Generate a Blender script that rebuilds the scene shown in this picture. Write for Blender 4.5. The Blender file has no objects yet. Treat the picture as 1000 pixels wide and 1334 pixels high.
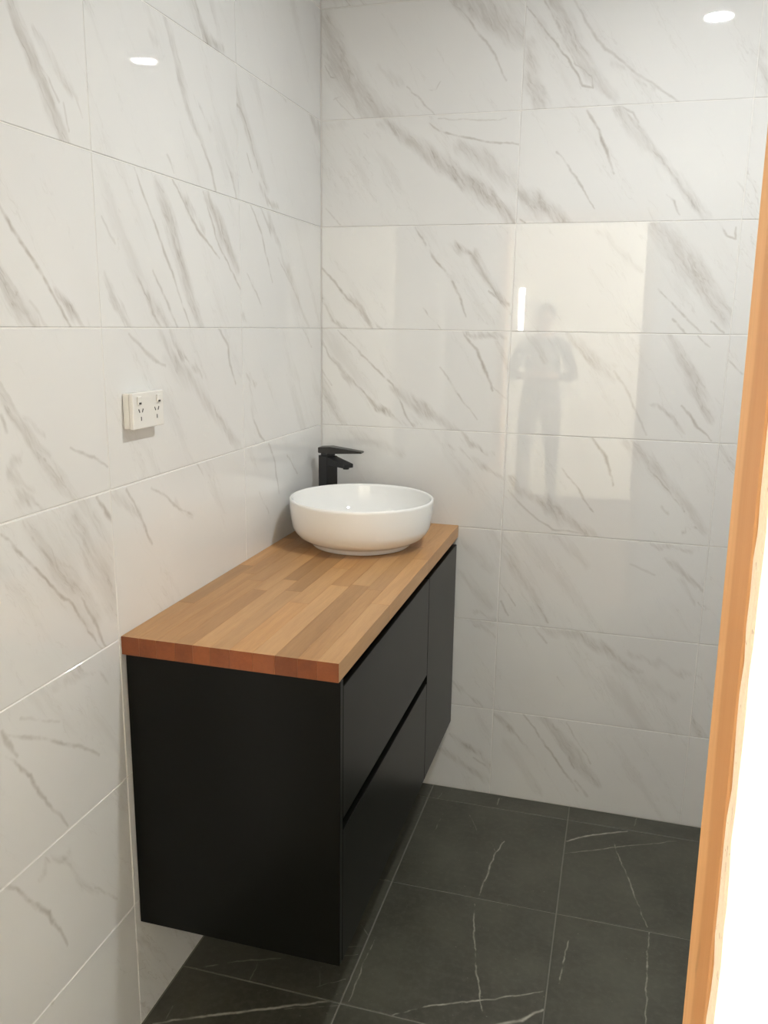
import bpy, bmesh, math, random
from mathutils import Vector, Matrix

# ------------------------------------------------------------------ camera
F_PX = 1093.54
CAM = Vector((0.9203, -2.5235, 1.5122))
YAW, PITCH, ROLL = -0.2736, -0.2189, 0.0147
_c, _s = math.cos, math.sin
FWD = Vector((_s(YAW) * _c(PITCH), _c(YAW) * _c(PITCH), _s(PITCH)))
_r0 = Vector((_c(YAW), -_s(YAW), 0))
_u0 = _r0.cross(FWD)
RIGHT = _r0 * _c(ROLL) + _u0 * _s(ROLL)
UP = -_r0 * _s(ROLL) + _u0 * _c(ROLL)

scene = bpy.context.scene
COL = scene.collection
cam_data = bpy.data.cameras.new('camera')
cam_data.sensor_width = 36.0
cam_data.lens = 36.0 * F_PX / 1334.0
cam_data.clip_start = 0.02
cam = bpy.data.objects.new('camera', cam_data)
cam.matrix_world = Matrix(((RIGHT.x, UP.x, -FWD.x, CAM.x), (RIGHT.y, UP.y, -FWD.y, CAM.y),
                           (RIGHT.z, UP.z, -FWD.z, CAM.z), (0, 0, 0, 1)))
COL.objects.link(cam)
scene.camera = cam

# ------------------------------------------------------------------ light and exposure
LAMP_STRENGTH = 905.0          # the LED disc of the ceiling downlight
LAMP_COLOR = (0.97, 1.0, 0.985)
SKY_STRENGTH = 101.0            # daylight seen through the added side window and the end window
SKY_COLOR = (1.0, 0.95, 0.86)
world = bpy.data.worlds.new('daylight')
scene.world = world
world.use_nodes = True
world.node_tree.nodes['Background'].inputs[0].default_value = (*SKY_COLOR, 1)
world.node_tree.nodes['Background'].inputs[1].default_value = SKY_STRENGTH
vs = scene.view_settings
vs.view_transform = 'Standard'
vs.look = 'None'
vs.exposure = 0.0
vs.gamma = 1.0
vs.use_curve_mapping = False
# keep mirror images of the lamp in the glossy tiles at their true brightness
scene.cycles.sample_clamp_indirect = 0.0
scene.cycles.blur_glossy = 0.0
scene.cycles.caustics_reflective = False
scene.cycles.caustics_refractive = False


def portal(name, loc, rot, sx, sy):
    d = bpy.data.lights.new(name, 'AREA')
    d.shape = 'RECTANGLE'; d.size = sx; d.size_y = sy
    d.cycles.is_portal = True
    o = bpy.data.objects.new(name, d)
    o.location = loc; o.rotation_euler = rot
    COL.objects.link(o)
    return o


# hall: x HX0..HX1, y HY0..HOUT ; unseen side window, added and placed for its light, in the wall at x = HX1
HX0, HX1, HY0, HZ = -1.3, 3.8, -5.3, 2.6
WIN_Y0, WIN_Y1, WIN_Z0, WIN_Z1 = -3.7, -2.5, 1.0, 2.35
portal('added_window_portal', (HX1 + 0.05, (WIN_Y0 + WIN_Y1) / 2, (WIN_Z0 + WIN_Z1) / 2),
       (0, math.pi / 2, 0), WIN_Z1 - WIN_Z0, WIN_Y1 - WIN_Y0)

# ------------------------------------------------------------------ helpers
RNG = random.Random(11)


def ray(u, v):
    return FWD + RIGHT * ((u - 500) / F_PX) - UP * ((v - 667) / F_PX)


def hit(u, v, axis, val=0.0):
    """the point of a known surface (plane axis = val) seen at a photo pixel"""
    d = ray(u, v)
    return CAM + d * ((val - CAM[axis]) / d[axis])


def link(name, me, mat=None, parent=None, matrix=None):
    o = bpy.data.objects.new(name, me)
    COL.objects.link(o)
    if mat is not None:
        if len(me.materials) == 0:
            me.materials.append(mat)
        if me.materials[0] is not mat:
            o.material_slots[0].link = 'OBJECT'
            o.material_slots[0].material = mat
    if parent is not None:
        o.parent = parent
        o.matrix_parent_inverse = Matrix.Identity(4)
    if matrix is not None:
        o.matrix_basis = matrix
    return o


def empty(name, loc=(0, 0, 0), rotz=0.0):
    o = bpy.data.objects.new(name, None)
    o.empty_display_size = 0.1
    COL.objects.link(o)
    o.location = loc
    o.rotation_euler = (0, 0, rotz)
    return o


def tag(o, label, cat, group=None):
    o['label'] = label
    o['category'] = cat
    if group:
        o['group'] = group
    return o


def structure(o, label=None):
    o['kind'] = 'structure'
    if label:
        o['label'] = label
    return o


def bm_mesh(name, bm, smooth=False):
    me = bpy.data.meshes.new(name)
    bmesh.ops.recalc_face_normals(bm, faces=bm.faces)
    bm.to_mesh(me)
    bm.free()
    if smooth:
        for p in me.polygons:
            p.use_smooth = True
    return me


def add_box(bm, lo, hi, bevel=0.0, seg=1):
    c = [(a + b) / 2 for a, b in zip(lo, hi)]
    s = [abs(b - a) for a, b in zip(lo, hi)]
    r = bmesh.ops.create_cube(bm, size=1.0, matrix=Matrix.Translation(c) @ Matrix.Diagonal((*s, 1)))
    if bevel:
        edges = list({e for v in r['verts'] for e in v.link_edges})
        bmesh.ops.bevel(bm, geom=edges, offset=bevel, segments=seg, affect='EDGES', profile=0.5)


def box_obj(name, lo, hi, mat, parent=None, bevel=0.0, seg=1):
    bm = bmesh.new()
    add_box(bm, lo, hi, bevel, seg)
    return link(name, bm_mesh(name, bm), mat, parent)


def lathe(name, prof, mat, parent=None, n=96, loc=(0, 0, 0), close=False):
    bm = bmesh.new()
    rings = []
    for r, z in prof:
        if r < 1e-6:
            rings.append([bm.verts.new((0, 0, z))])
        else:
            rings.append([bm.verts.new((r * math.cos(2 * math.pi * k / n), r * math.sin(2 * math.pi * k / n), z)) for k in range(n)])
    pairs = list(zip(rings, rings[1:]))
    if close:
        pairs.append((rings[-1], rings[0]))
    for a, b in pairs:
        for k in range(n):
            k2 = (k + 1) % n
            if len(a) == 1 and len(b) == 1:
                continue
            if len(a) == 1:
                bm.faces.new((a[0], b[k], b[k2]))
            elif len(b) == 1:
                bm.faces.new((a[k], b[0], a[k2]))
            else:
                bm.faces.new((a[k], b[k], b[k2], a[k2]))
    o = link(name, bm_mesh(name, bm, True), mat, parent)
    o.location = loc
    return o


# ------------------------------------------------------------------ node helpers
def new_mat(name):
    m = bpy.data.materials.new(name)
    m.use_nodes = True
    nt = m.node_tree
    return m, nt, nt.nodes['Principled BSDF']


class NB:
    """small node builder"""
    def __init__(self, nt):
        self.nt = nt

    def put(self, sock, val):
        if hasattr(val, 'is_output') or isinstance(val, bpy.types.NodeSocket):
            self.nt.links.new(val, sock)
        else:
            sock.default_value = val

    def math(self, op, a, b=0.0, clamp=False):
        n = self.nt.nodes.new('ShaderNodeMath'); n.operation = op; n.use_clamp = clamp
        self.put(n.inputs[0], a); self.put(n.inputs[1], b)
        return n.outputs[0]

    def vmath(self, op, a, b=(0, 0, 0), scale=None):
        n = self.nt.nodes.new('ShaderNodeVectorMath'); n.operation = op
        self.put(n.inputs[0], a)
        if op == 'SCALE':
            self.put(n.inputs['Scale'], scale)
        else:
            self.put(n.inputs[1], b)
        return n.outputs['Value'] if op in ('DOT_PRODUCT', 'LENGTH', 'DISTANCE') else n.outputs['Vector']

    def noise(self, vec, scale, detail=2.0, rough=0.5, color=False, dist=0.0):
        n = self.nt.nodes.new('ShaderNodeTexNoise')
        self.put(n.inputs['Vector'], vec)
        n.inputs['Scale'].default_value = scale
        n.inputs['Detail'].default_value = detail
        n.inputs['Roughness'].default_value = rough
        n.inputs['Distortion'].default_value = dist
        return n.outputs['Color'] if color else n.outputs['Fac']

    def maprange(self, v, a, b, c, d, smooth=False):
        n = self.nt.nodes.new('ShaderNodeMapRange')
        n.interpolation_type = 'SMOOTHSTEP' if smooth else 'LINEAR'
        self.put(n.inputs['Value'], v)
        for k, x in (('From Min', a), ('From Max', b), ('To Min', c), ('To Max', d)):
            self.put(n.inputs[k], x)
        return n.outputs['Result']

    def mix(self, fac, a, b):
        n = self.nt.nodes.new('ShaderNodeMix'); n.data_type = 'RGBA'
        self.put(n.inputs['Factor'], fac)
        for i, x in ((6, a), (7, b)):
            if isinstance(x, tuple):
                n.inputs[i].default_value = (*x, 1) if len(x) == 3 else x
            else:
                self.put(n.inputs[i], x)
        return n.outputs[2]

    def position(self):
        return self.nt.nodes.new('ShaderNodeNewGeometry').outputs['Position']

    def objcoord(self):
        return self.nt.nodes.new('ShaderNodeTexCoord').outputs['Object']

    def combine(self, x, y, z):
        n = self.nt.nodes.new('ShaderNodeCombineXYZ')
        for s, v in zip(n.inputs, (x, y, z)):
            self.put(s, v)
        return n.outputs[0]

    def bump(self, h, strength, dist):
        n = self.nt.nodes.new('ShaderNodeBump')
        n.inputs['Strength'].default_value = strength
        n.inputs['Distance'].default_value = dist
        self.put(n.inputs['Height'], h)
        return n.outputs[0]


def make_vein_group():
    """one straight piece of a stone vein from A to B: mask that fades over its width"""
    g = bpy.data.node_groups.new('vein_piece', 'ShaderNodeTree')
    for nm, tp in (('P', 'NodeSocketVector'), ('A', 'NodeSocketVector'), ('BA', 'NodeSocketVector'),
                   ('InvLen2', 'NodeSocketFloat'), ('W0', 'NodeSocketFloat'), ('W1', 'NodeSocketFloat'),
                   ('S0', 'NodeSocketFloat'), ('S1', 'NodeSocketFloat'), ('Prev', 'NodeSocketFloat')):
        g.interface.new_socket(nm, in_out='INPUT', socket_type=tp)
    g.interface.new_socket('Mask', in_out='OUTPUT', socket_type='NodeSocketFloat')
    i = g.nodes.new('NodeGroupInput'); o = g.nodes.new('NodeGroupOutput')
    b = NB(g)
    I = i.outputs
    pa = b.vmath('SUBTRACT', I['P'], I['A'])
    h = b.math('MULTIPLY', b.vmath('DOT_PRODUCT', pa, I['BA']), I['InvLen2'], clamp=True)
    d = b.vmath('LENGTH', b.vmath('SUBTRACT', pa, b.vmath('SCALE', I['BA'], scale=h)))
    w = b.math('ADD', I['W0'], b.math('MULTIPLY', h, b.math('SUBTRACT', I['W1'], I['W0'])))
    s = b.math('ADD', I['S0'], b.math('MULTIPLY', h, b.math('SUBTRACT', I['S1'], I['S0'])))
    m = b.maprange(b.math('DIVIDE', d, w), 0.0, 1.0, 1.0, 0.0, smooth=True)
    g.links.new(b.math('MAXIMUM', I['Prev'], b.math('MULTIPLY', m, s)), o.inputs['Mask'])
    return g


VEIN = make_vein_group()


def vein_chain(nb, P, veins):
    prev = 0.0
    for pts, w, s in veins:
        n = len(pts) - 1
        L = [0.0]
        for a, b2 in zip(pts, pts[1:]):
            L.append(L[-1] + (b2 - a).length)
        tot = max(L[-1], 1e-6)
        prof = lambda t: 0.55 + 0.45 * math.sin(math.pi * min(1, max(0, 0.12 + 0.76 * t)))
        for k in range(n):
            g = nb.nt.nodes.new('ShaderNodeGroup'); g.node_tree = VEIN
            nb.put(g.inputs['P'], P)
            ba = pts[k + 1] - pts[k]
            g.inputs['A'].default_value = pts[k]
            g.inputs['BA'].default_value = ba
            g.inputs['InvLen2'].default_value = 1.0 / max(ba.length_squared, 1e-9)
            t0, t1 = L[k] / tot, L[k + 1] / tot
            g.inputs['W0'].default_value = w * prof(t0)
            g.inputs['W1'].default_value = w * prof(t1)
            g.inputs['S0'].default_value = s * prof(t0)
            g.inputs['S1'].default_value = s * prof(t1)
            nb.put(g.inputs['Prev'], prev)
            prev = g.outputs[0]
    return prev


# ------------------------------------------------------------------ stone materials
def marble(name, wall, veins=(), seed=0.0, streak=0.30):
    """glossy white porcelain wall tile printed with grey-brown diagonal veins"""
    m, nt, bs = new_mat(name)
    nb = NB(nt)
    P = nb.position()
    if wall in ('left', 'right'):
        along, across = (0, .55, -.83), (0, .83, .55)
    else:
        along, across = (.55, 0, -.83), (.83, 0, .55)
    wv = nb.vmath('SCALE', nb.vmath('SUBTRACT', nb.noise(P, 14.0, 3.0, .55, True), (.5, .5, .5)), scale=0.022)
    wf = nb.vmath('SCALE', nb.vmath('SUBTRACT', nb.noise(P, 70.0, 2.0, .5, True), (.5, .5, .5)), scale=0.0035)
    Pw = nb.vmath('ADD', nb.vmath('ADD', P, wv), wf)
    sv = nb.combine(nb.math('ADD', nb.math('MULTIPLY', nb.vmath('DOT_PRODUCT', Pw, along), 2.2), seed * 3.1),
                    nb.math('ADD', nb.math('MULTIPLY', nb.vmath('DOT_PRODUCT', Pw, across), 13.0), seed * 7.7), seed)
    st = nb.noise(sv, 1.0, 4.0, .6)
    broad = nb.maprange(st, .56, .80, 0.0, streak, smooth=True)
    fine = nb.noise(sv, 3.1, 3.0, .6)
    line = nb.math('MULTIPLY', nb.maprange(nb.math('ABSOLUTE', nb.math('SUBTRACT', fine, .5)), 0.0, .022, 1.0, 0.0, smooth=True),
                   nb.maprange(st, .5, .66, 0.0, streak * 0.9, smooth=True))
    grain = nb.maprange(nb.noise(sv, 5.0, 4.0, .65), .3, .7, .30, 1.25)
    lines = [v for v in veins if v[1] < .012]
    hazes = [(p, w * 1.2, k) for p, w, k in veins if w >= .012]
    mask = nb.math('MAXIMUM', broad, line)
    if hazes:
        feather = nb.vmath('SCALE', nb.vmath('SUBTRACT', nb.noise(sv, 2.6, 3.0, .6, True), (.5, .5, .5)), scale=0.055)
        hz = nb.math('MULTIPLY', vein_chain(nb, nb.vmath('ADD', Pw, feather), hazes), grain)
        fil = nb.maprange(nb.math('ABSOLUTE', nb.math('SUBTRACT', nb.noise(sv, 2.2, 4.0, .62), .5)), 0.0, .03, .5, 0.0, smooth=True)
        hz = nb.math('MULTIPLY', hz, nb.math('ADD', .88, fil))
        mask = nb.math('MAXIMUM', mask, hz)
    if lines:
        ln = nb.math('MULTIPLY', vein_chain(nb, Pw, lines), nb.maprange(nb.noise(Pw, 30.0, 2.0), .3, .7, .7, 1.05))
        mask = nb.math('MAXIMUM', mask, ln)
    tint = nb.mix(nb.noise(P, 5.0, 1.0), (.40, .385, .37), (.46, .415, .365))
    body = nb.mix(nb.maprange(nb.noise(P, 3.0, 2.0), .35, .65, 0, 1), (.79, .788, .780), (.76, .757, .75))
    nb.put(bs.inputs['Base Color'], nb.mix(nb.math('MINIMUM', mask, .95), body, tint))
    bs.inputs['Roughness'].default_value = 0.02
    bs.inputs['IOR'].default_value = 1.64
    return m


def slate(name, veins=(), seed=0.0):
    """charcoal honed porcelain floor tile with thin white veins"""
    m, nt, bs = new_mat(name)
    nb = NB(nt)
    P = nb.position()
    Po = nb.vmath('ADD', P, (seed * 5.3, seed * 2.9, 0))
    wv = nb.vmath('SCALE', nb.vmath('SUBTRACT', nb.noise(P, 22.0, 3.0, .55, True), (.5, .5, .5)), scale=0.014)
    Pw = nb.vmath('ADD', P, wv)
    n1 = nb.noise(Po, 4.5, 5.0, .62)
    n2 = nb.noise(Po, 60.0, 3.0, .6)
    base = nb.mix(nb.maprange(n1, .32, .68, 0, 1), (.044, .043, .032), (.080, .079, .060))
    base = nb.mix(nb.maprange(n2, .45, .75, 0, .35), base, (.13, .122, .10))
    mask = nb.math('MULTIPLY', nb.maprange(nb.noise(Po, 150.0, 1.0), .74, .80, 0, .25), 1.0)
    if veins:
        ln = nb.math('MULTIPLY', vein_chain(nb, Pw, veins), nb.maprange(nb.noise(P, 26.0, 2.0), .3, .65, .45, 1.1))
        mask = nb.math('MAXIMUM', mask, ln)
    nb.put(bs.inputs['Base Color'], nb.mix(nb.math('MINIMUM', mask, 1.0), base, (.46, .44, .38)))
    nb.put(bs.inputs['Roughness'], nb.maprange(n2, .3, .7, .36, .46))
    bs.inputs['IOR'].default_value = 1.5
    nb.put(bs.inputs['Normal'], nb.bump(n2, .12, .002))
    return m


def plain(name, col, rough=.5, ior=1.5, noise=0.0, scale=20.0, metal=0.0, bump=0.0):
    m, nt, bs = new_mat(name)
    nb = NB(nt)
    n = nb.noise(nb.position(), scale, 4.0, .6)
    f = nb.maprange(n, .3, .7, 1 - noise, 1 + noise)
    nb.put(bs.inputs['Base Color'], nb.vmath('SCALE', col, scale=f))
    bs.inputs['Roughness'].default_value = rough
    bs.inputs['IOR'].default_value = ior
    bs.inputs['Metallic'].default_value = metal
    if bump:
        nb.put(bs.inputs['Normal'], nb.bump(n, bump, .002))
    return m


def wood(name, light, dark, axis, rand=True, rough=.42, ring=1.0, tintvar=1.0, endgrain=False):
    """timber with the grain along an axis; each stave gets a tone of its own"""
    m, nt, bs = new_mat(name)
    nb = NB(nt)
    P = nb.position()
    rnd = nt.nodes.new('ShaderNodeObjectInfo').outputs['Random'] if rand else 0.37
    sc = [34.0, 34.0, 34.0]; sc[axis] = 2.4
    off = nb.combine(nb.math('MULTIPLY', rnd, 37.0), nb.math('MULTIPLY', rnd, 91.0), nb.math('MULTIPLY', rnd, 53.0)) if rand else (3.1, 7.7, 1.3)
    V = nb.vmath('ADD', nb.vmath('MULTIPLY', P, tuple(sc)), off)
    g = nb.noise(V, 1.0, 4.0, .6, dist=.5)
    fine = nb.noise(V, 6.0, 3.0, .65)
    fac = nb.math('ADD', nb.math('MULTIPLY', nb.maprange(g, .3, .7, 0, 1), .55 * ring), nb.math('MULTIPLY', nb.maprange(fine, .35, .7, 0, 1), .28))
    col = nb.mix(fac, light, dark)
    if rand:
        w = nb.math('FRACT', nb.math('MULTIPLY', rnd, 17.13))
        k = nb.maprange(rnd, 0, 1, 1 - .24 * tintvar, 1 + .20 * tintvar)
        col = nb.vmath('SCALE', col, scale=k)
        col = nb.mix(nb.maprange(w, .55, 1, 0, .30 * tintvar), col, (.60, .40, .21))
    if endgrain:
        nrm = nt.nodes.new('ShaderNodeNewGeometry').outputs['True Normal']
        ey = nb.maprange(nb.math('ABSOLUTE', nb.vmath('DOT_PRODUCT', nrm, (0, 1, 0))), .3, .6, 0, 1)
        dark_end = nb.vmath('MULTIPLY', col, (.50, .25, .15))
        col = nb.mix(ey, col, dark_end)
    nb.put(bs.inputs['Base Color'], col)
    bs.inputs['Roughness'].default_value = rough
    nb.put(bs.inputs['Normal'], nb.bump(fine, .08, .001))
    return m


M_GROUT = plain('white_grout', (.80, .785, .76), .8, noise=.03)
M_FGROUT = plain('grey_grout', (.20, .192, .165), .85, noise=.1)
M_PAINT = plain('white_paint', (.82, .80, .76), .6, noise=.015)
M_CEIL = plain('ceiling_paint', (.82, .815, .80), .7, noise=.01)
M_HALLFLOOR = wood('hall_timber_floor', (.13, .085, .05), (.08, .05, .03), 0, rand=False, rough=.6)
M_PLASTER = plain('plasterboard_paper', (.80, .76, .50), .75, noise=.02)
M_PORC = plain('white_ceramic', (.90, .895, .88), .03, 1.6, noise=.005, scale=3)
M_BLACK = plain('matte_black_metal', (.010, .010, .0105), .33, 1.5, noise=.08, scale=60)
M_CAB = plain('charcoal_satin_laminate', (.0045, .0047, .0036), .30, 1.25, noise=.06, scale=8)
M_CARC = plain('dark_cabinet_board', (.008, .008, .0075), .6, 1.45, noise=.05, scale=30)
M_PLASTIC = plain('white_plastic', (.80, .785, .75), .22, 1.5, noise=.006)
M_SLOT = plain('dark_slot', (.05, .047, .043), .6, noise=.05)
M_CHROME = plain('chrome', (.75, .75, .74), .08, 1.5, metal=1.0)

# ------------------------------------------------------------------ room shell
RX, RYF, RZ = 2.3, -2.008, 2.6            # right wall, inner face of the door wall, ceiling
STUD_NEAR, OUT_Y = -2.100, -2.122         # near side of the stud, hall face of the plasterboard
OPX0, OPX1, OPZ = 0.30, 0.986, 2.04       # door opening
GAP = 0.0022
TT = 0.008
TILE_CACHE = {}


def tile_mesh(w, h, bevel=0.0011):
    key = (round(w, 4), round(h, 4))
    if key in TILE_CACHE:
        return TILE_CACHE[key]
    bm = bmesh.new()
    x, y = w / 2, h / 2
    rings = []
    for (ix, z) in ((0, -TT), (0, -bevel), (bevel, 0)):
        rings.append([bm.verts.new((sx * (x - ix), sy * (y - ix), z)) for sx, sy in ((-1, -1), (1, -1), (1, 1), (-1, 1))])
    for a, b in zip(rings, rings[1:]):
        for k in range(4):
            bm.faces.new((a[k], a[(k + 1) % 4], b[(k + 1) % 4], b[k]))
    bm.faces.new(rings[-1])
    bm.faces.new(rings[0][::-1])
    TILE_CACHE[key] = bm_mesh('tile', bm)
    return TILE_CACHE[key]


def tile_wall(wall_obj, side, cols, rows, origin, ax, ay, an, mats, tilt=.0014, skip=None, generic=None):
    for ci, (c0, c1) in enumerate(cols):
        for ri, (r0, r1) in enumerate(rows):
            if skip and skip(c0, c1, r0, r1):
                continue
            me = tile_mesh(c1 - c0 - GAP, r1 - r0 - GAP)
            cen = origin + ax * ((c0 + c1) / 2) + ay * ((r0 + r1) / 2)
            R = Matrix((ax, ay, an)).transposed().to_4x4()
            T = Matrix.Rotation(RNG.uniform(-1, 1) * tilt, 4, 'X') @ Matrix.Rotation(RNG.uniform(-1, 1) * tilt * .6, 4, 'Y')
            link('tile', me, mats(ci, ri), wall_obj, Matrix.Translation(cen) @ R @ T)


ROWS = [(0, .3), (.3, .6), (.6, .9), (.9, 1.2), (1.2, 1.5), (1.5, 1.8), (1.8, 2.1), (2.1, 2.4), (2.4, 2.6)]
X, Y, Z = Vector((1, 0, 0)), Vector((0, 1, 0)), Vector((0, 0, 1))
EMB = 0.0016   # grout sits this far behind the tile faces

# veins and dark marks traced on the photograph: (column, row): [(pixels, half width in m, strength)]
H = .03
VB = {
 (0, 7): [([(425, 25), (440, 90), (480, 140), (512, 160)], .055, .62), ([(424, 16), (447, 47)], .005, .45),
          ([(424, 86), (431, 99), (440, 101), (441, 92), (434, 84)], .005, .8), ([(435, 130), (455, 120), (480, 150)], .005, .5),
          ([(437, 128), (462, 157)], .005, .5), ([(530, 112), (548, 128), (566, 152)], .005, .6), ([(558, 117), (567, 118), (576, 105)], .004, .6),
          ([(584, 0), (604, 15), (612, 28), (640, 65), (660, 105)], .006, .6), ([(600, 0), (640, 20), (690, 55)], .05, .6), ([(495, 90), (520, 110)], .02, .3)],
 (0, 6): [([(500, 158), (560, 200), (620, 245), (675, 290)], .03, .75), ([(558, 160), (572, 172), (600, 178), (640, 186), (676, 188)], .006, .8),
          ([(570, 154), (620, 157), (660, 155)], .004, .5), ([(585, 205), (625, 248), (640, 257), (668, 285)], .006, .6),
          ([(600, 190), (640, 215), (675, 250)], .04, .5), ([(424, 273), (443, 294)], .006, .5), ([(473, 203), (481, 213)], .005, .5), ([(462, 158), (480, 178)], .005, .4),
          ([(425, 165), (450, 160)], .02, .3)],
 (1, 6): [([(660, 240), (700, 265), (740, 292)], .03, .8), ([(672, 281), (684, 291)], .006, .9), ([(764, 146), (780, 170), (790, 195), (799, 226)], .008, .9),
          ([(725, 198), (750, 232), (774, 272)], .006, .75), ([(800, 143), (825, 160), (850, 195), (885, 240), (920, 285)], .022, .55),
          ([(808, 140), (826, 147), (832, 160)], .006, .6), ([(843, 188), (870, 218), (892, 248), (900, 262)], .006, .8),
          ([(868, 253), (879, 262), (886, 279)], .006, .55), ([(965, 240), (972, 260)], .012, .4), ([(815, 160), (840, 195)], .02, .4)],
 (1, 7): [([(687, 8), (710, 40), (740, 80), (758, 110), (772, 113), (770, 98), (748, 84)], .006, .8), ([(710, 0), (730, 40), (750, 86)], .007, .7),
          ([(720, 0), (745, 45), (765, 85), (800, 125)], .028, .6), ([(748, 0), (765, 30), (790, 65), (815, 85), (850, 110), (885, 132)], .007, .55),
          ([(690, 60), (692, 100), (705, 140)], .035, .5), ([(700, 120), (708, 140)], .008, .5), ([(800, 85), (850, 115)], .015, .4)],
 (2, 7): [([(968, 25), (985, 55)], .006, .5), ([(985, 62), (1000, 110)], .03, .5)],
 (0, 5): [([(541, 296), (560, 330), (585, 360), (598, 385), (606, 413)], .007, .85), ([(588, 318), (615, 330), (635, 365), (660, 395)], .018, .75),
          ([(637, 380), (655, 395), (664, 410)], .007, .8), ([(418, 349), (445, 378), (475, 413)], .007, .85), ([(452, 385), (480, 415), (500, 432)], .014, .75),
          ([(418, 388), (433, 416), (455, 432)], .014, .85), ([(550, 402), (574, 430)], .005, .65)],
 (0, 4): [([(440, 431), (470, 460), (510, 500), (525, 530), (537, 556)], .006, .8), ([(512, 505), (545, 530), (592, 562)], .024, .65),
          ([(420, 448), (450, 490), (490, 530), (537, 557)], .013, .8), ([(415, 490), (432, 530), (445, 555)], .022, .6), ([(418, 480), (432, 502)], .006, .6),
          ([(601, 432), (620, 455), (632, 480), (641, 511)], .008, .9), ([(605, 434), (640, 436), (658, 440)], .014, .6), ([(645, 445), (662, 478)], .014, .45),
          ([(573, 478), (595, 510), (621, 547)], .006, .7), ([(640, 505), (660, 520)], .006, .4)],
 (0, 3): [([(600, 562), (612, 577), (642, 592)], .014, .65), ([(588, 578), (625, 605), (662, 628)], .012, .45), ([(460, 565), (520, 590)], .03, .3)],
 (1, 3): [([(664, 620), (672, 640)], .02, .7), ([(662, 640), (690, 668), (720, 690), (772, 697)], .006, .6), ([(672, 640), (710, 655), (745, 685), (775, 698)], .024, .62),
          ([(770, 570), (788, 595), (798, 632)], .008, .9), ([(732, 610), (755, 640), (773, 670)], .006, .75), ([(840, 605), (858, 625), (890, 665)], .006, .85),
          ([(815, 575), (850, 610), (900, 665), (915, 690)], .022, .45), ([(862, 660), (872, 668)], .012, .6), ([(890, 696), (905, 686)], .012, .6), ([(822, 575), (832, 582)], .01, .5)],
 (1, 4): [([(870, 430), (885, 460), (905, 505), (925, 545)], .028, .6), ([(873, 437), (895, 475), (918, 505)], .006, .6), ([(800, 483), (815, 505), (842, 565)], .007, .5),
          ([(850, 525), (875, 545), (890, 568)], .012, .6), ([(888, 528), (905, 553), (927, 573)], .007, .8), ([(908, 436), (926, 452)], .006, .7),
          ([(740, 430), (770, 468), (800, 495)], .02, .45), ([(770, 465), (800, 480)], .018, .4), ([(688, 432), (712, 470)], .014, .35)],
 (2, 4): [([(948, 468), (966, 487)], .007, .6)],
 (1, 5): [([(855, 290), (900, 350), (945, 415)], .045, .55), ([(858, 378), (890, 410), (912, 432)], .006, .65), ([(885, 345), (920, 385), (940, 408)], .007, .6),
          ([(905, 335), (938, 400)], .006, .5), ([(876, 415), (896, 436)], .008, .85), ([(925, 418), (942, 433)], .007, .8), ([(893, 310), (897, 325)], .005, .5),
          ([(938, 292), (948, 306), (960, 311), (960, 297)], .006, .75), ([(965, 325), (982, 344)], .006, .6), ([(780, 300), (830, 350)], .02, .3)],
 (0, 2): [([(600, 750), (640, 790)], .03, .4), ([(620, 795), (650, 810)], .012, .4), ([(600, 705), (640, 740)], .03, .35)],
 (1, 2): [([(655, 700), (668, 735), (692, 775), (715, 812)], .02, .45), ([(651, 758), (671, 788)], .007, .85), ([(653, 783), (662, 802)], .008, .75),
          ([(697, 783), (714, 811)], .008, .85), ([(725, 698), (762, 735)], .025, .4), ([(868, 725), (890, 748), (918, 770)], .014, .65), ([(850, 708), (905, 716)], .014, .5),
          ([(820, 735), (852, 750)], .008, .45), ([(885, 755), (905, 785)], .02, .4), ([(910, 785), (926, 806)], .006, .5)],
 (0, 1): [([(588, 888), (625, 920)], .014, .6), ([(620, 812), (645, 830)], .012, .45), ([(600, 800), (640, 815)], .02, .3)],
 (1, 1): [([(693, 813), (712, 838)], .009, .6), ([(705, 818), (760, 830), (830, 875)], .025, .5), ([(818, 868), (832, 876)], .007, .65), ([(726, 883), (735, 895)], .007, .45),
          ([(820, 850), (900, 880)], .02, .35), ([(800, 870), (880, 910)], .03, .3)],
 (0, 0): [([(588, 958), (625, 985), (642, 1008)], .016, .65), ([(617, 988), (632, 998)], .009, .6), ([(575, 975), (640, 1022)], .02, .5)],
 (1, 0): [([(645, 928), (665, 950), (682, 965)], .016, .6), ([(680, 928), (720, 985), (752, 1030)], .007, .7), ([(703, 932), (725, 965), (750, 1000)], .014, .75),
          ([(702, 932), (740, 975), (780, 1022)], .03, .55), ([(738, 942), (770, 995)], .006, .55), ([(748, 1018), (765, 1036)], .01, .6), ([(868, 953), (905, 978)], .014, .4),
          ([(660, 970), (700, 1030)], .03, .35)],
}
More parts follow.
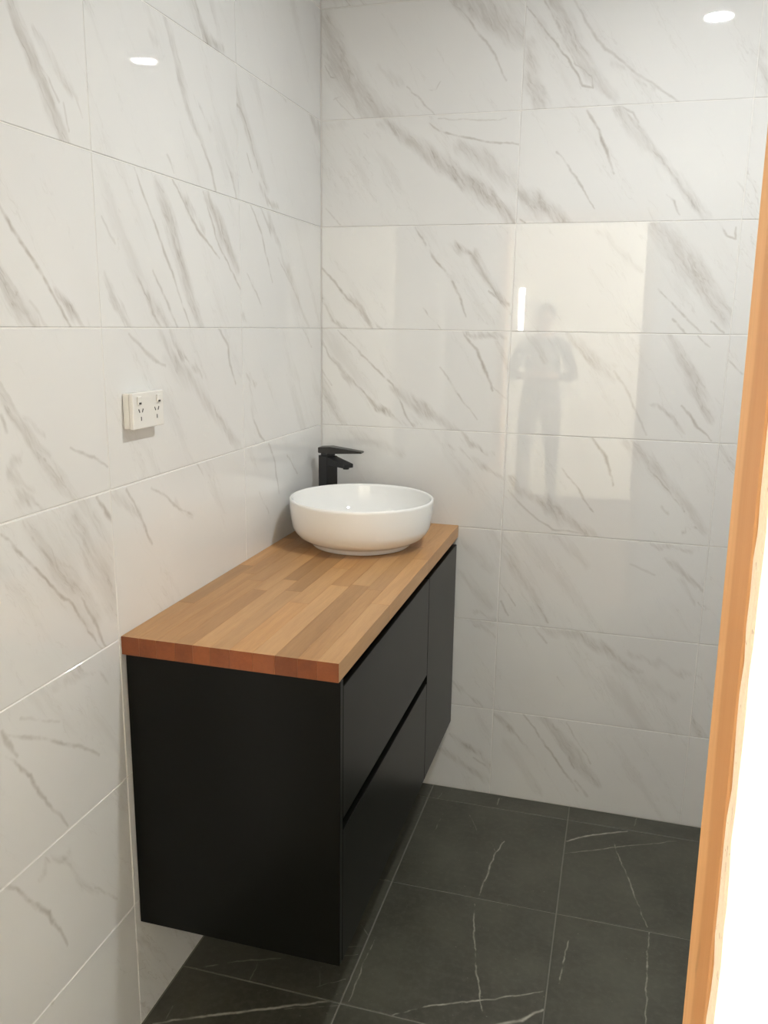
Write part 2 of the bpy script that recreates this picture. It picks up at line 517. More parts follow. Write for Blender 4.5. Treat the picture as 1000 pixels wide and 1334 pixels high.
VL = {
 # column 0 next to the corner, 1 behind the bench, 2 towards the door
 (0, 6): [([(288, 72), (297, 100), (305, 135), (313, 140), (325, 175), (335, 215), (347, 245)], .008, .75), ([(300, 90), (320, 160), (347, 245)], .03, .4),
          ([(322, 200), (329, 223)], .008, .8), ([(338, 243), (348, 262), (362, 272)], .014, .65), ([(345, 73), (354, 106)], .007, .85), ([(355, 106), (372, 132)], .008, .45),
          ([(402, 145), (412, 165), (418, 182)], .024, .6), ([(315, 60), (330, 90)], .02, .4)],
 (0, 7): [([(292, 8), (303, 40)], .008, .8), ([(288, 55), (300, 62)], .02, .4)],
 (1, 7): [([(252, 0), (262, 35), (272, 58), (288, 66)], .022, .75), ([(275, 0), (285, 50)], .014, .4)],
 (1, 6): [([(214, 22), (228, 70), (240, 120), (255, 170), (268, 205)], .014, .55), ([(262, 190), (275, 220), (282, 252)], .009, .65), ([(255, 125), (275, 168)], .014, .4),
          ([(218, 203), (227, 226)], .008, .6), ([(294, 206), (302, 228), (309, 262)], .012, .65), ([(303, 225), (309, 262)], .006, .6), ([(193, 35), (205, 62)], .016, .5)],
 (2, 6): [([(15, 0), (30, 50), (55, 110), (75, 160), (90, 192)], .026, .72), ([(20, 32), (33, 58), (60, 98), (76, 132)], .006, .6), ([(82, 135), (89, 170)], .006, .6),
          ([(97, 128), (106, 152)], .006, .45), ([(50, 40), (65, 70), (95, 125)], .014, .5)],
 (2, 5): [([(-5, 258), (18, 300), (45, 340), (65, 375), (95, 428)], .007, .9), ([(72, 375), (95, 405), (112, 428)], .016, .8), ([(-6, 345), (20, 390), (45, 428)], .024, .75),
          ([(22, 395), (47, 427)], .009, .8), ([(40, 395), (62, 426)], .008, .4)],
 (1, 5): [([(176, 218), (195, 275), (215, 330), (247, 425)], .007, .75), ([(205, 235), (220, 290), (235, 340), (262, 428)], .026, .75), ([(202, 228), (213, 250)], .007, .8),
          ([(224, 233), (245, 275), (265, 310), (286, 337)], .007, .85), ([(232, 240), (250, 275), (265, 300)], .016, .7), ([(270, 255), (290, 305), (308, 352)], .026, .8),
          ([(265, 250), (282, 310), (313, 380)], .007, .75), ([(133, 283), (151, 317)], .007, .5), ([(135, 355), (150, 395), (170, 428)], .012, .7),
          ([(172, 348), (190, 385), (206, 428)], .013, .7), ([(200, 353), (220, 400), (231, 428)], .008, .7), ([(190, 380), (218, 428)], .022, .6), ([(214, 388), (222, 405)], .008, .7)],
 (0, 5): [([(325, 263), (340, 305), (350, 345), (354, 368)], .007, .65), ([(340, 268), (360, 310), (375, 350), (390, 400), (402, 428)], .016, .62),
          ([(362, 335), (380, 370), (402, 428)], .007, .6), ([(322, 356), (335, 385), (344, 412)], .006, .55), ([(316, 410), (326, 428)], .014, .65)],
 (1, 4): [([(222, 432), (240, 465), (262, 492)], .012, .75), ([(266, 518), (285, 545), (298, 562)], .012, .8), ([(208, 438), (250, 498), (312, 585)], .026, .5),
          ([(284, 428), (297, 450), (300, 475), (307, 497)], .008, .75), ([(168, 436), (190, 460), (216, 477)], .008, .6), ([(215, 470), (240, 500)], .03, .3)],
 (0, 4): [([(320, 486), (332, 502)], .012, .6), ([(325, 500), (331, 545)], .014, .4), ([(331, 546), (338, 566), (346, 578)], .008, .75), ([(394, 428), (406, 452)], .007, .6)],
 (2, 4): [([(-4, 505), (20, 552), (40, 572), (62, 598)], .016, .6), ([(45, 580), (80, 630), (97, 650)], .018, .65), ([(58, 598), (86, 634)], .007, .7), ([(2, 545), (8, 565)], .01, .7),
          ([(22, 592), (15, 618), (40, 640)], .014, .45), ([(5, 630), (30, 645), (55, 662)], .012, .5), ([(93, 583), (110, 590), (139, 610)], .006, .6), ([(30, 545), (60, 560)], .012, .35)],
 (2, 3): [([(45, 690), (80, 740), (122, 805)], .05, .5), ([(95, 675), (135, 745), (150, 790)], .045, .5), ([(3, 698), (30, 725), (60, 755), (95, 790), (115, 820), (134, 846)], .007, .85),
          ([(30, 678), (50, 712), (75, 740), (83, 755)], .008, .75), ([(98, 772), (125, 810), (140, 845)], .008, .75), ([(127, 648), (140, 668), (152, 690)], .009, .95),
          ([(100, 690), (122, 716)], .008, .5), ([(138, 778), (156, 810)], .007, .6), ([(105, 650), (150, 720)], .02, .4)],
 (1, 3): [([(165, 638), (175, 655), (190, 690), (199, 708)], .008, .7), ([(150, 645), (182, 672)], .02, .5), ([(198, 633), (226, 655), (250, 672)], .007, .65),
          ([(258, 602), (272, 622)], .014, .5), ([(230, 655), (250, 670)], .014, .35)],
 (0, 3): [([(350, 578), (358, 602), (363, 642)], .008, .6), ([(374, 593), (387, 618)], .008, .6), ([(337, 640), (350, 668)], .007, .5)],  # first stroke: thin dark mark beside the tap
 (2, 2): [([(93, 866), (106, 878)], .012, .5), ([(128, 876), (142, 892)], .007, .5), ([(72, 890), (122, 880)], .014, .35), ([(6, 958), (35, 960), (95, 970), (130, 983)], .007, .6),
          ([(4, 953), (12, 968), (21, 984)], .01, .75), ([(8, 985), (40, 1010), (50, 1035), (88, 1074)], .007, .65), ([(28, 935), (77, 941)], .007, .4), ([(2, 880), (25, 885)], .012, .4)],
 (2, 1): [([(53, 1145), (63, 1120), (90, 1118), (110, 1150), (130, 1165)], .013, .5), ([(8, 1154), (45, 1175), (65, 1190), (80, 1215), (88, 1233)], .008, .75),
          ([(123, 1156), (152, 1170)], .008, .55)],
 (2, 0): [([(18, 1283), (45, 1295), (67, 1307)], .01, .55)],
}


def trace(veins, axis, val=0.0):
    return [([hit(u, v, axis, val) for u, v in pts], w, s) for pts, w, s in veins]


GENERIC = {}


def wall_mats(side, traced, axis):
    def f(ci, ri):
        if (ci, ri) in traced:
            return marble('marble_%s' % side, side, trace(traced[(ci, ri)], axis), (ci * 3.7 + ri * 1.9) % 11, .24)
        k = (side, (ci * 5 + ri * 3) % 4)
        if k not in GENERIC:
            GENERIC[k] = marble('marble_generic', side, (), 1.3 + k[1] * 2.3, .55)
        return GENERIC[k]
    return f


# left wall (x = 0): columns counted from the back corner
wl = structure(box_obj('wall_left', (-.12, OUT_Y, -.0015), (-EMB, .12, RZ), M_GROUT), 'white marble-look tiled wall behind the vanity')
LCOLS = [(0, .572), (.572, 1.162), (1.162, 1.762), (1.762, 2.006)]
tile_wall(wl, 'left', LCOLS, ROWS, Vector((0, 0, 0)), -Y, Z, X, wall_mats('left', VL, 0))
# back wall (y = 0)
wb = structure(box_obj('wall_back', (-EMB, EMB, -.0015), (RX + .12, .12, RZ), M_GROUT), 'white marble-look tiled end wall of the bathroom')
BCOLS = [(.001, .59), (.59, 1.19), (1.19, 1.79), (1.79, RX - .001)]
tile_wall(wb, 'back', BCOLS, ROWS, Vector((0, 0, 0)), X, Z, -Y, wall_mats('back', VB, 1))
# right wall
wr = structure(box_obj('wall_right', (RX + EMB, OUT_Y, 0), (RX + .12, .12, RZ), M_GROUT), 'tiled wall facing the vanity')
tile_wall(wr, 'right', [(.001, .6), (.6, 1.2), (1.2, 1.8), (1.8, 2.006)], ROWS, Vector((RX, 0, 0)), -Y, Z, -X, wall_mats('right', {}, 0))
# door wall, bathroom side, with the opening
bm = bmesh.new()
add_box(bm, (-EMB, STUD_NEAR, 0), (OPX0 - .045, RYF - EMB, RZ))
add_box(bm, (OPX1 + .06, STUD_NEAR, 0), (RX + EMB, RYF - EMB, RZ))
add_box(bm, (OPX0 - .045, STUD_NEAR, OPZ + .045), (OPX1 + .06, RYF - EMB, RZ))
wf = structure(link('wall_front', bm_mesh('wall_front', bm), M_PAINT), 'plain white wall around the doorway')


structure(box_obj('ceiling', (-.12, RYF - .11, RZ), (RX + .12, .12, RZ + .05), M_CEIL), 'flat white ceiling')

# floor: tiles set between grey grout
fl = structure(box_obj('floor', (-.1, OUT_Y, -.06), (RX + .1, .1, -.0015), M_FGROUT), 'charcoal marble-look tiled floor')
VF = {
 (1, 0): [([(650, 1040), (646, 1056)], .004, .65), ([(577, 1030), (568, 1044)], .003, .45)],
 (1, 1): [([(657, 1096), (645, 1110), (636, 1135), (624, 1166)], .004, .85), ([(612, 1062), (621, 1082)], .003, .4), ([(576, 1060), (563, 1088)], .003, .45), ([(640, 1098), (644, 1108)], .003, .4)],
 (2, 0): [([(828, 1066), (826, 1076)], .004, .5)],
 (2, 1): [([(738, 1096), (765, 1089), (790, 1086), (816, 1083)], .006, .95), ([(735, 1112), (800, 1104), (885, 1095)], .004, .5), ([(798, 1096), (820, 1150), (842, 1208)], .004, .6),
          ([(827, 1072), (825, 1084)], .003, .5)],
 (1, 2): [([(617, 1178), (617, 1220), (621, 1270), (628, 1318)], .0035, .8), ([(510, 1323), (560, 1310), (640, 1302), (712, 1291)], .004, .85),
          ([(640, 1336), (680, 1328), (708, 1315)], .007, 1.0), ([(664, 1168), (660, 1180)], .003, .5), ([(488, 1225), (470, 1262), (455, 1305)], .003, .6)],
 (2, 2): [([(742, 1222), (735, 1250), (728, 1282)], .0035, .75), ([(845, 1213), (843, 1260), (840, 1340)], .0035, .75)],
 (0, 2): [([(250, 1262), (330, 1250), (368, 1248)], .004, .55), ([(336, 1254), (323, 1281)], .003, .5), ([(412, 1286), (450, 1276)], .003, .6), ([(450, 1234), (470, 1232)], .003, .6),
          ([(446, 1246), (465, 1243)], .003, .5), ([(470, 1205), (478, 1218)], .003, .5), ([(418, 1260), (416, 1285)], .003, .4)],
 (0, 3): [([(200, 1333), (260, 1325), (340, 1315), (435, 1304)], .006, 1.0), ([(370, 1315), (440, 1310)], .003, .5), ([(225, 1310), (215, 1330)], .003, .4)],
}
FX = [(.001, .40), (.40, .85), (.85, 1.30), (1.30, 1.75), (1.75, 2.20), (2.20, RX)]
FY = [(0.001, .08), (.08, .53), (.53, .98), (.98, 1.43), (1.43, 1.88), (1.88, 2.006)]
FG = {}
for i, (x0, x1) in enumerate(FX):
    for j, (y0, y1) in enumerate(FY):
        if (i, j) in VF:
            mt = slate('floor_stone', trace(VF[(i, j)], 2), i * 1.7 + j * .9)
        else:
            k = (i + 2 * j) % 3
            mt = FG.setdefault(k, slate('floor_stone_generic', (), k * 2.1 + .5))
        link('floor_tile', tile_mesh(x1 - x0 - .0028, y1 - y0 - .0028), mt, fl,
             Matrix.Translation(((x0 + x1) / 2, -(y0 + y1) / 2, 0)) @ Matrix.Rotation(RNG.uniform(-.0008, .0008), 4, 'X'))

# ------------------------------------------------------------------ doorway: pine studs and cut plasterboard
def pine(name):
    m = wood(name, (.70, .42, .20), (.53, .275, .11), 2, rand=False, rough=.55, ring=.9)
    nt = m.node_tree; nb = NB(nt)
    bs = nt.nodes['Principled BSDF']
    src = bs.inputs['Base Color'].links[0].from_socket
    spot = vein_chain(nb, nb.position(), [([hit(921, 1120, 0, .99), hit(923, 1121, 0, .99)], .0022, 1.6)])
    stain = vein_chain(nb, nb.position(), [([hit(916, 1235, 0, .99), hit(910, 1265, 0, .99)], .010, .8)])
    # heartwood side of the board is darker than the sapwood side
    ypos = nb.vmath('DOT_PRODUCT', nb.position(), (0, 1, 0))
    wob = nb.math('MULTIPLY', nb.math('SUBTRACT', nb.noise(nb.position(), 3.0, 3.0, .6), .5), .05)
    heart = nb.maprange(nb.math('ADD', ypos, wob), -2.052, -2.040, .62, 0.0, smooth=True)
    src = nb.mix(heart, src, (.44, .205, .075))
    c = nb.mix(stain, src, (.36, .20, .08))
    nb.put(bs.inputs['Base Color'], nb.mix(nb.math('MINIMUM', spot, .9), c, (.06, .03, .015)))
    return m


M_PINE = pine('raw_pine')


def lean(z):
    return OPX1 + .0105 * (1.35 - z)


bm = bmesh.new()
add_box(bm, (0, STUD_NEAR, 0.002), (.045, RYF, OPZ + .045), .003, 2)
for v in bm.verts:
    v.co.x += lean(v.co.z)
structure(link('trim_1', bm_mesh('trim_1', bm), M_PINE), 'raw pine door stud beside the cut plasterboard')
bm = bmesh.new()
add_box(bm, (OPX0 - .044, STUD_NEAR, .002), (OPX0, RYF, OPZ + .045), .003, 2)
structure(link('trim_2', bm_mesh('trim_2', bm), M_PINE), 'raw pine door stud on the vanity side of the opening')
bm = bmesh.new()
add_box(bm, (OPX0 + .001, STUD_NEAR, OPZ), (OPX1 - .009, RYF, OPZ + .044), .003, 2)
structure(link('trim_3', bm_mesh('trim_3', bm), M_PINE), 'raw pine header over the doorway')


def core_mat():
    m, nt, bs = new_mat('plaster_core')
    nb = NB(nt)
    P = nb.position()
    n = nb.noise(P, 420.0, 3.0, .6)
    pit = nb.maprange(nb.noise(P, 190.0, 2.0, .5), .66, .72, 0, .75, smooth=True)
    c = nb.mix(nb.maprange(n, .35, .7, 0, 1), (.86, .75, .63), (.80, .67, .54))
    nb.put(bs.inputs['Base Color'], nb.mix(pit, c, (.42, .33, .26)))
    bs.inputs['Roughness'].default_value = .85
    nb.put(bs.inputs['Normal'], nb.bump(n, .4, .001))
    return m


M_CORE = core_mat()


def plaster_sheet(name, lo, hi, edge):
    """sheet in the x-z plane whose cut edge (edge = 'min' or 'max' x) is ragged"""
    bm = bmesh.new()
    nz, ny = 150, 4
    y0, y1 = OUT_Y, STUD_NEAR - .0005
    rnd = random.Random(5)
    zs = [lo[1] + (hi[1] - lo[1]) * k / nz for k in range(nz + 1)]
    xe, xo = (lo[0], hi[0]) if edge == 'min' else (hi[0], lo[0])
    sg = 1 if edge == 'min' else -1
    cut = []
    for z in zs:
        base = (lean(z) + .0005) if edge == 'min' else xe
        cut.append([bm.verts.new((base + sg * rnd.uniform(0, .0009 if 0 < j < ny else .0013), y0 + (y1 - y0) * j / ny, z)) for j in range(ny + 1)])
    far = [[bm.verts.new((xo, y, z)) for y in (y0, y1)] for z in zs]
    for k in range(nz):
        for j in range(ny):
            f = bm.faces.new((cut[k][j], cut[k][j + 1], cut[k + 1][j + 1], cut[k + 1][j]))
            f.material_index = 1
        bm.faces.new((cut[k][0], cut[k + 1][0], far[k + 1][0], far[k][0]))
        bm.faces.new((cut[k][ny], far[k][1], far[k + 1][1], cut[k + 1][ny]))
        bm.faces.new((far[k][0], far[k + 1][0], far[k + 1][1], far[k][1]))
    bm.faces.new([cut[0][j] for j in range(ny + 1)] + [far[0][1], far[0][0]])
    bm.faces.new([cut[-1][j] for j in range(ny, -1, -1)] + [far[-1][0], far[-1][1]])
    me = bm_mesh(name, bm)
    me.materials.append(M_PLASTER)
    me.materials.append(M_CORE)
    return link(name, me, M_PLASTER)


structure(plaster_sheet('wall_hall_right', (OPX1, .002), (HX1, HZ), 'min'), 'cream plasterboard with a rough cut edge beside the pine stud')
structure(plaster_sheet('wall_hall_left', (HX0, .002), (OPX0 - .002, HZ), 'max'), 'cream plasterboard on the vanity side of the doorway')
structure(box_obj('wall_hall_top', (OPX0 - .001, OUT_Y, OPZ + .001), (OPX1 - .008, STUD_NEAR - .0005, HZ), M_PLASTER), 'plasterboard over the doorway')

# hall behind the camera
structure(box_obj('floor_hall', (HX0, HY0, -.06), (HX1, OUT_Y - .0005, 0), M_HALLFLOOR), 'timber floor of the hall')
structure(box_obj('ceiling_hall', (HX0 - .1, HY0 - .1, HZ), (HX1 + .1, STUD_NEAR, HZ + .05), M_CEIL), 'white hall ceiling')
structure(box_obj('wall_hall_side', (HX0 - .1, HY0 - .1, -.06), (HX0, STUD_NEAR, HZ), M_PAINT), 'plain white hall wall')


def holed_wall(name, axis, pos0, pos1, a0, a1, z0, z1, hole, mat):
    h0, h1, k0, k1 = hole
    bm = bmesh.new()
    def bx(p0, p1, q0, q1):
        if axis == 0:
            add_box(bm, (pos0, p0, q0), (pos1, p1, q1))
        else:
            add_box(bm, (p0, pos0, q0), (p1, pos1, q1))
    bx(a0, h0, z0, z1); bx(h1, a1, z0, z1); bx(h0, h1, z0, k0); bx(h0, h1, k1, z1)
    return link(name, bm_mesh(name, bm), mat)


structure(holed_wall('wall_hall_added_window', 0, HX1, HX1 + .1, HY0 - .1, STUD_NEAR, -.06, HZ, (WIN_Y0, WIN_Y1, WIN_Z0, WIN_Z1), M_PAINT), 'hall wall with a wide unseen window added for light')
S0, S1 = -.045, .003
structure(holed_wall('wall_hall_end', 1, HY0 - .1, HY0, HX0, HX1, -.06, HZ, (S0, S1, 1.49, 1.86), M_PAINT), 'white end wall of the hall with a small high window')


def window_frame(name, axis, pos, a0, a1, z0, z1, label):
    bm = bmesh.new()
    t, d = .03, .05
    for lo, hi in (((a0, z0), (a1, z0 + t)), ((a0, z1 - t), (a1, z1)), ((a0, z0 + t), (a0 + t, z1 - t)), ((a1 - t, z0 + t), (a1, z1 - t))):
        if axis == 0:
            add_box(bm, (pos - d, lo[0], lo[1]), (pos, hi[0], hi[1]))
        else:
            add_box(bm, (lo[0], pos - d, lo[1]), (hi[0], pos, hi[1]))
    structure(link(name, bm_mesh(name, bm), M_PAINT), label)


window_frame('added_window_1', 0, HX1 + .07, WIN_Y0, WIN_Y1, WIN_Z0, WIN_Z1, 'open frame of the unseen window added to light the hall')
portal('end_window_portal', ((S0 + S1) / 2, HY0 - .06, 1.675), (math.pi / 2, 0, 0), S1 - S0, .37).rotation_euler = (-math.pi / 2, 0, 0)

# ------------------------------------------------------------------ ceiling downlight
LX, LY = 1.15, -.96
dl = tag(empty('downlight', (LX, LY, RZ)), 'round white recessed ceiling downlight over the middle of the bathroom', 'downlight')
lathe('trim_ring', [(.047, -.004), (.056, -.0045), (.0585, -.002), (.0585, -.0002), (.046, -.0002)], M_PLASTIC, dl, 64, close=True)
m, nt, bs = new_mat('led_diffuser')
bs.inputs['Base Color'].default_value = (.9, .9, .9, 1)
bs.inputs['Emission Color'].default_value = (*LAMP_COLOR, 1)
bs.inputs['Emission Strength'].default_value = LAMP_STRENGTH
lathe('diffuser', [(0, -.003), (.046, -.003), (.0465, -.0002)], m, dl, 48)

# ------------------------------------------------------------------ vanity
VY0, VZ0, VZ1 = -1.147, .25, .867
FR = .455
van = tag(empty('vanity_cabinet', (.228, -.574, VZ0)), 'wall-hung charcoal vanity cabinet with two handleless drawers and a door', 'cabinet')


def vpart(name, lo, hi, mat, bevel=.0008):
    off = van.location
    return box_obj(name, [a - b for a, b in zip(lo, off)], [a - b for a, b in zip(hi, off)], mat, van, bevel)


vpart('end_panel', (.003, VY0, VZ0), (FR, VY0 + .016, VZ1 - .0005), M_CAB)
vpart('carcass', (.003, VY0 + .0165, VZ0 + .002), (.418, -.003, VZ1 - .001), M_CARC, 0)
vpart('drawer_front', (.4185, VY0 + .018, .570), (FR, -.403, .848), M_CAB)
vpart('drawer_front', (.4185, VY0 + .018, VZ0), (FR, -.403, .545), M_CAB)
vpart('door', (.4185, -.400, VZ0), (FR, -.021, .848), M_CAB)
vpart('scribe_panel', (.4185, -.0185, VZ0), (.437, -.003, VZ1 - .001), M_CARC)

# benchtop of laminated timber staves
BT0, BT1, BY0 = .867, .905, -1.157
bench = tag(empty('benchtop', (.2275, -.579, BT0)), 'laminated golden timber benchtop on the charcoal vanity', 'benchtop')
M_OAK = wood('stave_timber', (.53, .29, .115), (.34, .162, .055), 1, rand=True, rough=.36, endgrain=True)
rs = random.Random(4)
edges = [.001]
NROW = 11
for k in range(NROW):
    edges.append(edges[-1] + (.454 / NROW) * rs.uniform(.86, 1.14))
sc = .454 / (edges[-1] - edges[0])
edges = [.001 + (e - .001) * sc for e in edges]
for k in range(NROW):
    y = BY0
    first = True
    while y < -.001 - 1e-4:
        L = rs.uniform(.12, .5) if first else rs.uniform(.26, .56)
        first = False
        y2 = y + L
        if -.001 - y2 < .12:
            y2 = -.001
        g = .00012
        lo = (edges[k] + (g if k else 0), y, BT0)
        hi = (edges[k + 1] - (g if k < NROW - 1 else 0), y2, BT1)
        box_obj('stave', [a - b for a, b in zip(lo, bench.location)], [a - b for a, b in zip(hi, bench.location)], M_OAK, bench, .0003)
        y = y2

# ------------------------------------------------------------------ basin
BX, BYc = .233, -.309
R, HB = .203, .135
prof = [(0, .004), (.10, .004), (.128, .0), (.138, .0005), (.1405, .004), (.1395, .0095), (.141, .0125), (.150, .0165), (.166, .0215), (.180, .031),
        (.190, .045), (.1955, .058), (.1993, .082), (.2018, .108), (.2026, .126), (.2028, .131), (.2015, .1345), (.1985, .1355), (.1955, .134),
        (.1935, .128), (.1915, .110), (.187, .090), (.179, .071), (.166, .053), (.146, .038), (.115, .0275), (.07, .021), (.024, .0175), (.022, .012), (0, .012)]
basin = tag(empty('vessel_basin', (BX, BYc, BT1)), 'round white ceramic vessel basin standing on the timber benchtop', 'basin')
lathe('bowl', prof, M_PORC, basin, 128)
lathe('drain_plug', [(0, .021), (.017, .0205), (.021, .019), (.0215, .0165), (0, .0165)], M_CHROME, basin, 40)

# ------------------------------------------------------------------ tap
TX, TY = .058, -.100
SPOUT = -.60        # the spout turns towards the bowl
tap = tag(empty('basin_mixer_tap', (TX, TY, BT1)), 'tall matte black square basin mixer tap behind the white basin', 'tap')


def rot_part(name, rotz, build, parent=tap):
    bm = bmesh.new()
    build(bm)
    bmesh.ops.rotate(bm, verts=bm.verts, cent=(0, 0, 0), matrix=Matrix.Rotation(rotz, 3, 'Z'))
    return link(name, bm_mesh(name, bm), M_BLACK, parent)


def wedge(bm, secs, bevel=.0015):
    """loft of rectangles (x, half width, z low, z high)"""
    rings = [[bm.verts.new((x, s * w, z)) for s, z in ((-1, a), (1, a), (1, b), (-1, b))] for x, w, a, b in secs]
    for a, b in zip(rings, rings[1:]):
        for k in range(4):
            bm.faces.new((a[k], b[k], b[(k + 1) % 4], a[(k + 1) % 4]))
    bm.faces.new(rings[0]); bm.faces.new(rings[-1][::-1])
    bmesh.ops.bevel(bm, geom=list(bm.edges), offset=bevel, segments=2, affect='EDGES')


TZ = .213
rot_part('base_plate', SPOUT, lambda bm: add_box(bm, (-.024, -.024, 0), (.024, .024, .004), .0012))
rot_part('body', SPOUT, lambda bm: add_box(bm, (-.0225, -.0205, .004), (.0225, .0205, TZ), .002, 2))
sp = rot_part('spout', SPOUT, lambda bm: wedge(bm, [(.018, .0195, TZ - .026, TZ - .001), (.105, .018, TZ - .026, TZ - .014)]))
rot_part('aerator', SPOUT, lambda bm: bmesh.ops.create_cone(bm, cap_ends=True, segments=24, radius1=.0095, radius2=.0095, depth=.006,
                                                            matrix=Matrix.Translation((.092, 0, TZ - .0275))), tap)
rot_part('cartridge_neck', SPOUT, lambda bm: add_box(bm, (-.016, -.016, TZ), (.016, .016, TZ + .008), .001))
rot_part('lever_handle', .0, lambda bm: wedge(bm, [(-.026, .0195, TZ + .009, TZ + .026), (.012, .0195, TZ + .007, TZ + .029), (.112, .014, TZ + .0125, TZ + .0175)], .0012))

# ------------------------------------------------------------------ power outlet
OY, OZ = -1.053, 1.3435
out = tag(empty('power_outlet', (0, OY, OZ)), 'white double power outlet on a raised block on the tiled wall', 'power outlet')
W2, H2 = .0555, .0345
box_obj('mounting_block', (.0003, -W2, -H2), (.0145, W2, H2), M_PLASTIC, out, .0025, 2)
box_obj('face_plate', (.0148, -W2 - .0008, -H2 - .0008), (.0235, W2 + .0008, H2 + .0008), M_PLASTIC, out, .002, 2)
for s in (-1, 1):
    cy = s * .029
    sw = box_obj('rocker_switch', (.0237, cy - .0065 + s * .006, .012), (.0265, cy + .0065 + s * .006, .028), M_PLASTIC, out, .0012, 2)
    box_obj('indicator', (.0266, cy - .004 + s * .006, .0128), (.0270, cy + .004 + s * .006, .0165), M_SLOT, sw)
    for dy, dz, ang in ((-.0062, .000, .5), (.0062, .000, -.5), (0, -.0155, 0)):
        bm = bmesh.new()
        add_box(bm, (-.0002, -.0011, -.0038), (.0004, .0011, .0038))
        bmesh.ops.rotate(bm, verts=bm.verts, cent=(0, 0, 0), matrix=Matrix.Rotation(ang, 3, 'X'))
        bmesh.ops.translate(bm, verts=bm.verts, vec=(.0237, cy + dy, dz))
        link('pin_slot', bm_mesh('pin_slot', bm), M_SLOT, out)

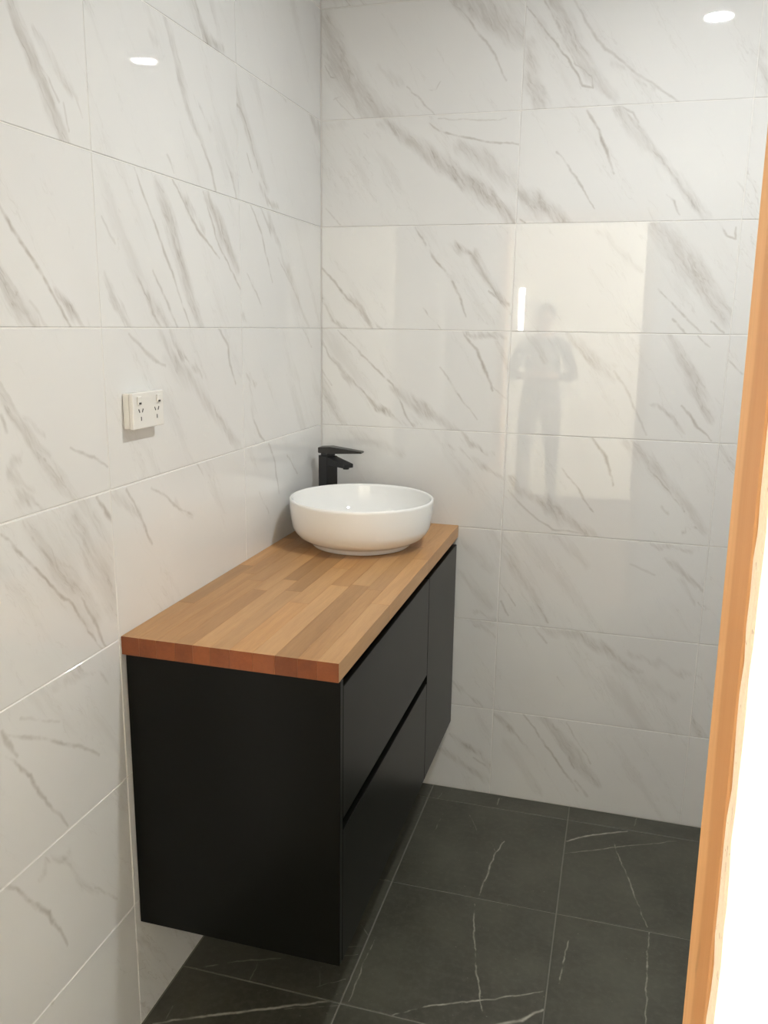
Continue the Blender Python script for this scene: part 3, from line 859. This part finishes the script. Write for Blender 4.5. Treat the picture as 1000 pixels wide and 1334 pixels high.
# ------------------------------------------------------------------ person in the hall, seen only as a reflection in the tiles
def person(name, loc, label):
    V, E, Rd = [], [], []
    def add(p, r, parent=None):
        V.append(p); Rd.append(r if isinstance(r, tuple) else (r, r))
        if parent is not None:
            E.append((parent, len(V) - 1))
        return len(V) - 1
    pel = add((0, 0, .93), (.155, .11))
    wai = add((0, .01, 1.09), (.14, .10), pel)
    che = add((0, 0, 1.28), (.165, .115), wai)
    top = add((0, -.01, 1.40), (.11, .085), che)
    nek = add((0, 0, 1.475), .052, top)
    jaw = add((0, .018, 1.535), (.062, .072), nek)
    mid = add((0, .008, 1.595), (.074, .092), jaw)
    add((0, -.004, 1.655), (.060, .078), mid)
    for s in (-1, 1):
        sh = add((s * .165, -.005, 1.395), .060, top)
        el = add((s * .265, -.02, 1.13), .046, sh)
        wr = add((s * .105, .20, 1.15), .029, el)
        ha = add((s * .050, .255, 1.165), (.034, .022), wr)
        for k, (dz, ln) in enumerate(((.024, .062), (.009, .07), (-.007, .066), (-.022, .05))):
            a = add((s * .020, .272 + .004 * k, 1.168 + dz), .0095, ha)
            add((s * (.020 - ln * .55), .268, 1.166 + dz), .008, a)
        th = add((s * .055, .262, 1.205), .010, ha)
        add((s * .035, .270, 1.228), .009, th)
        hip = add((s * .088, 0, .86), (.092, .098), pel)
        kn = add((s * .115, .015, .49), .060, hip)
        an = add((s * .130, -.02, .085), .043, kn)
        add((s * .135, -.05, .045), .040, an)
        ft = add((s * .150, .10, .040), (.044, .034), an)
        add((s * .158, .175, .032), (.036, .026), ft)
    me = bpy.data.meshes.new(name)
    me.from_pydata(V, E, [])
    tmp = bpy.data.objects.new(name, me)
    COL.objects.link(tmp)
    tmp.modifiers.new('skin', 'SKIN')
    for k, sv in enumerate(me.skin_vertices[0].data):
        sv.radius = Rd[k]
        sv.use_root = (k == 0)
    ss = tmp.modifiers.new('smooth', 'SUBSURF'); ss.levels = 2; ss.render_levels = 2
    dg = bpy.context.evaluated_depsgraph_get()
    body = bpy.data.meshes.new_from_object(tmp.evaluated_get(dg))
    bpy.data.objects.remove(tmp)
    zmin = min(v.co.z for v in body.vertices)
    skin = plain('skin', (.30, .18, .13), .5)
    shirt = plain('dark_knit', (.05, .05, .055), .85, noise=.08, scale=60)
    trousers = plain('dark_trousers', (.04, .04, .05), .85, noise=.08, scale=60)
    shoe = plain('dark_shoe', (.04, .038, .036), .5)
    body.materials.clear()
    for m in (shirt, trousers, skin, shoe):
        body.materials.append(m)
    for p in body.polygons:
        c = p.center
        p.use_smooth = True
        p.material_index = 2 if c.z > 1.455 or (c.y > .19 and c.z > 1.0) else 3 if c.z < .10 else 1 if c.z < .955 else 0
    for v in body.vertices:
        v.co.z -= zmin
    o = link(name, body)
    o.location = loc
    tag(o, label, 'person')
    dzh = -zmin
    bm = bmesh.new()
    bmesh.ops.create_uvsphere(bm, u_segments=24, v_segments=14, radius=1.0)
    bmesh.ops.delete(bm, geom=[v for v in bm.verts if v.co.z < -.35 or (v.co.z < .25 and v.co.y > .15)], context='VERTS')
    for v in bm.verts:
        v.co = Vector((v.co.x * .086, v.co.y * .103 - .010, v.co.z * .088 + 1.628 + dzh))
    link('hair', bm_mesh('hair', bm, True), plain('dark_hair', (.05, .035, .025), .6, noise=.2, scale=90), o)
    for s in (-1, 1):
        bm = bmesh.new(); bmesh.ops.create_uvsphere(bm, u_segments=12, v_segments=8, radius=.011, matrix=Matrix.Translation((s * .030, .086, 1.592 + dzh)))
        link('eye', bm_mesh('eye', bm, True), M_SLOT, o)
        bm = bmesh.new(); bmesh.ops.create_uvsphere(bm, u_segments=12, v_segments=8, radius=1, matrix=Matrix.Translation((s * .076, -.005, 1.585 + dzh)) @ Matrix.Diagonal((.010, .017, .028, 1)))
        link('ear', bm_mesh('ear', bm, True), skin, o)
    bm = bmesh.new(); bmesh.ops.create_cone(bm, cap_ends=True, segments=12, radius1=.017, radius2=.006, depth=.045, matrix=Matrix.Translation((0, .098, 1.572 + dzh)))
    link('nose', bm_mesh('nose', bm, True), skin, o)
    bm = bmesh.new(); bmesh.ops.create_uvsphere(bm, u_segments=12, v_segments=6, radius=1, matrix=Matrix.Translation((0, .088, 1.537 + dzh)) @ Matrix.Diagonal((.024, .008, .006, 1)))
    link('mouth', bm_mesh('mouth', bm, True), plain('lips', (.36, .17, .14), .5), o)
    return o


person('person', (.27, -4.5, 0.0), 'person in a dark top standing in the hall, seen as a reflection in the tiles')
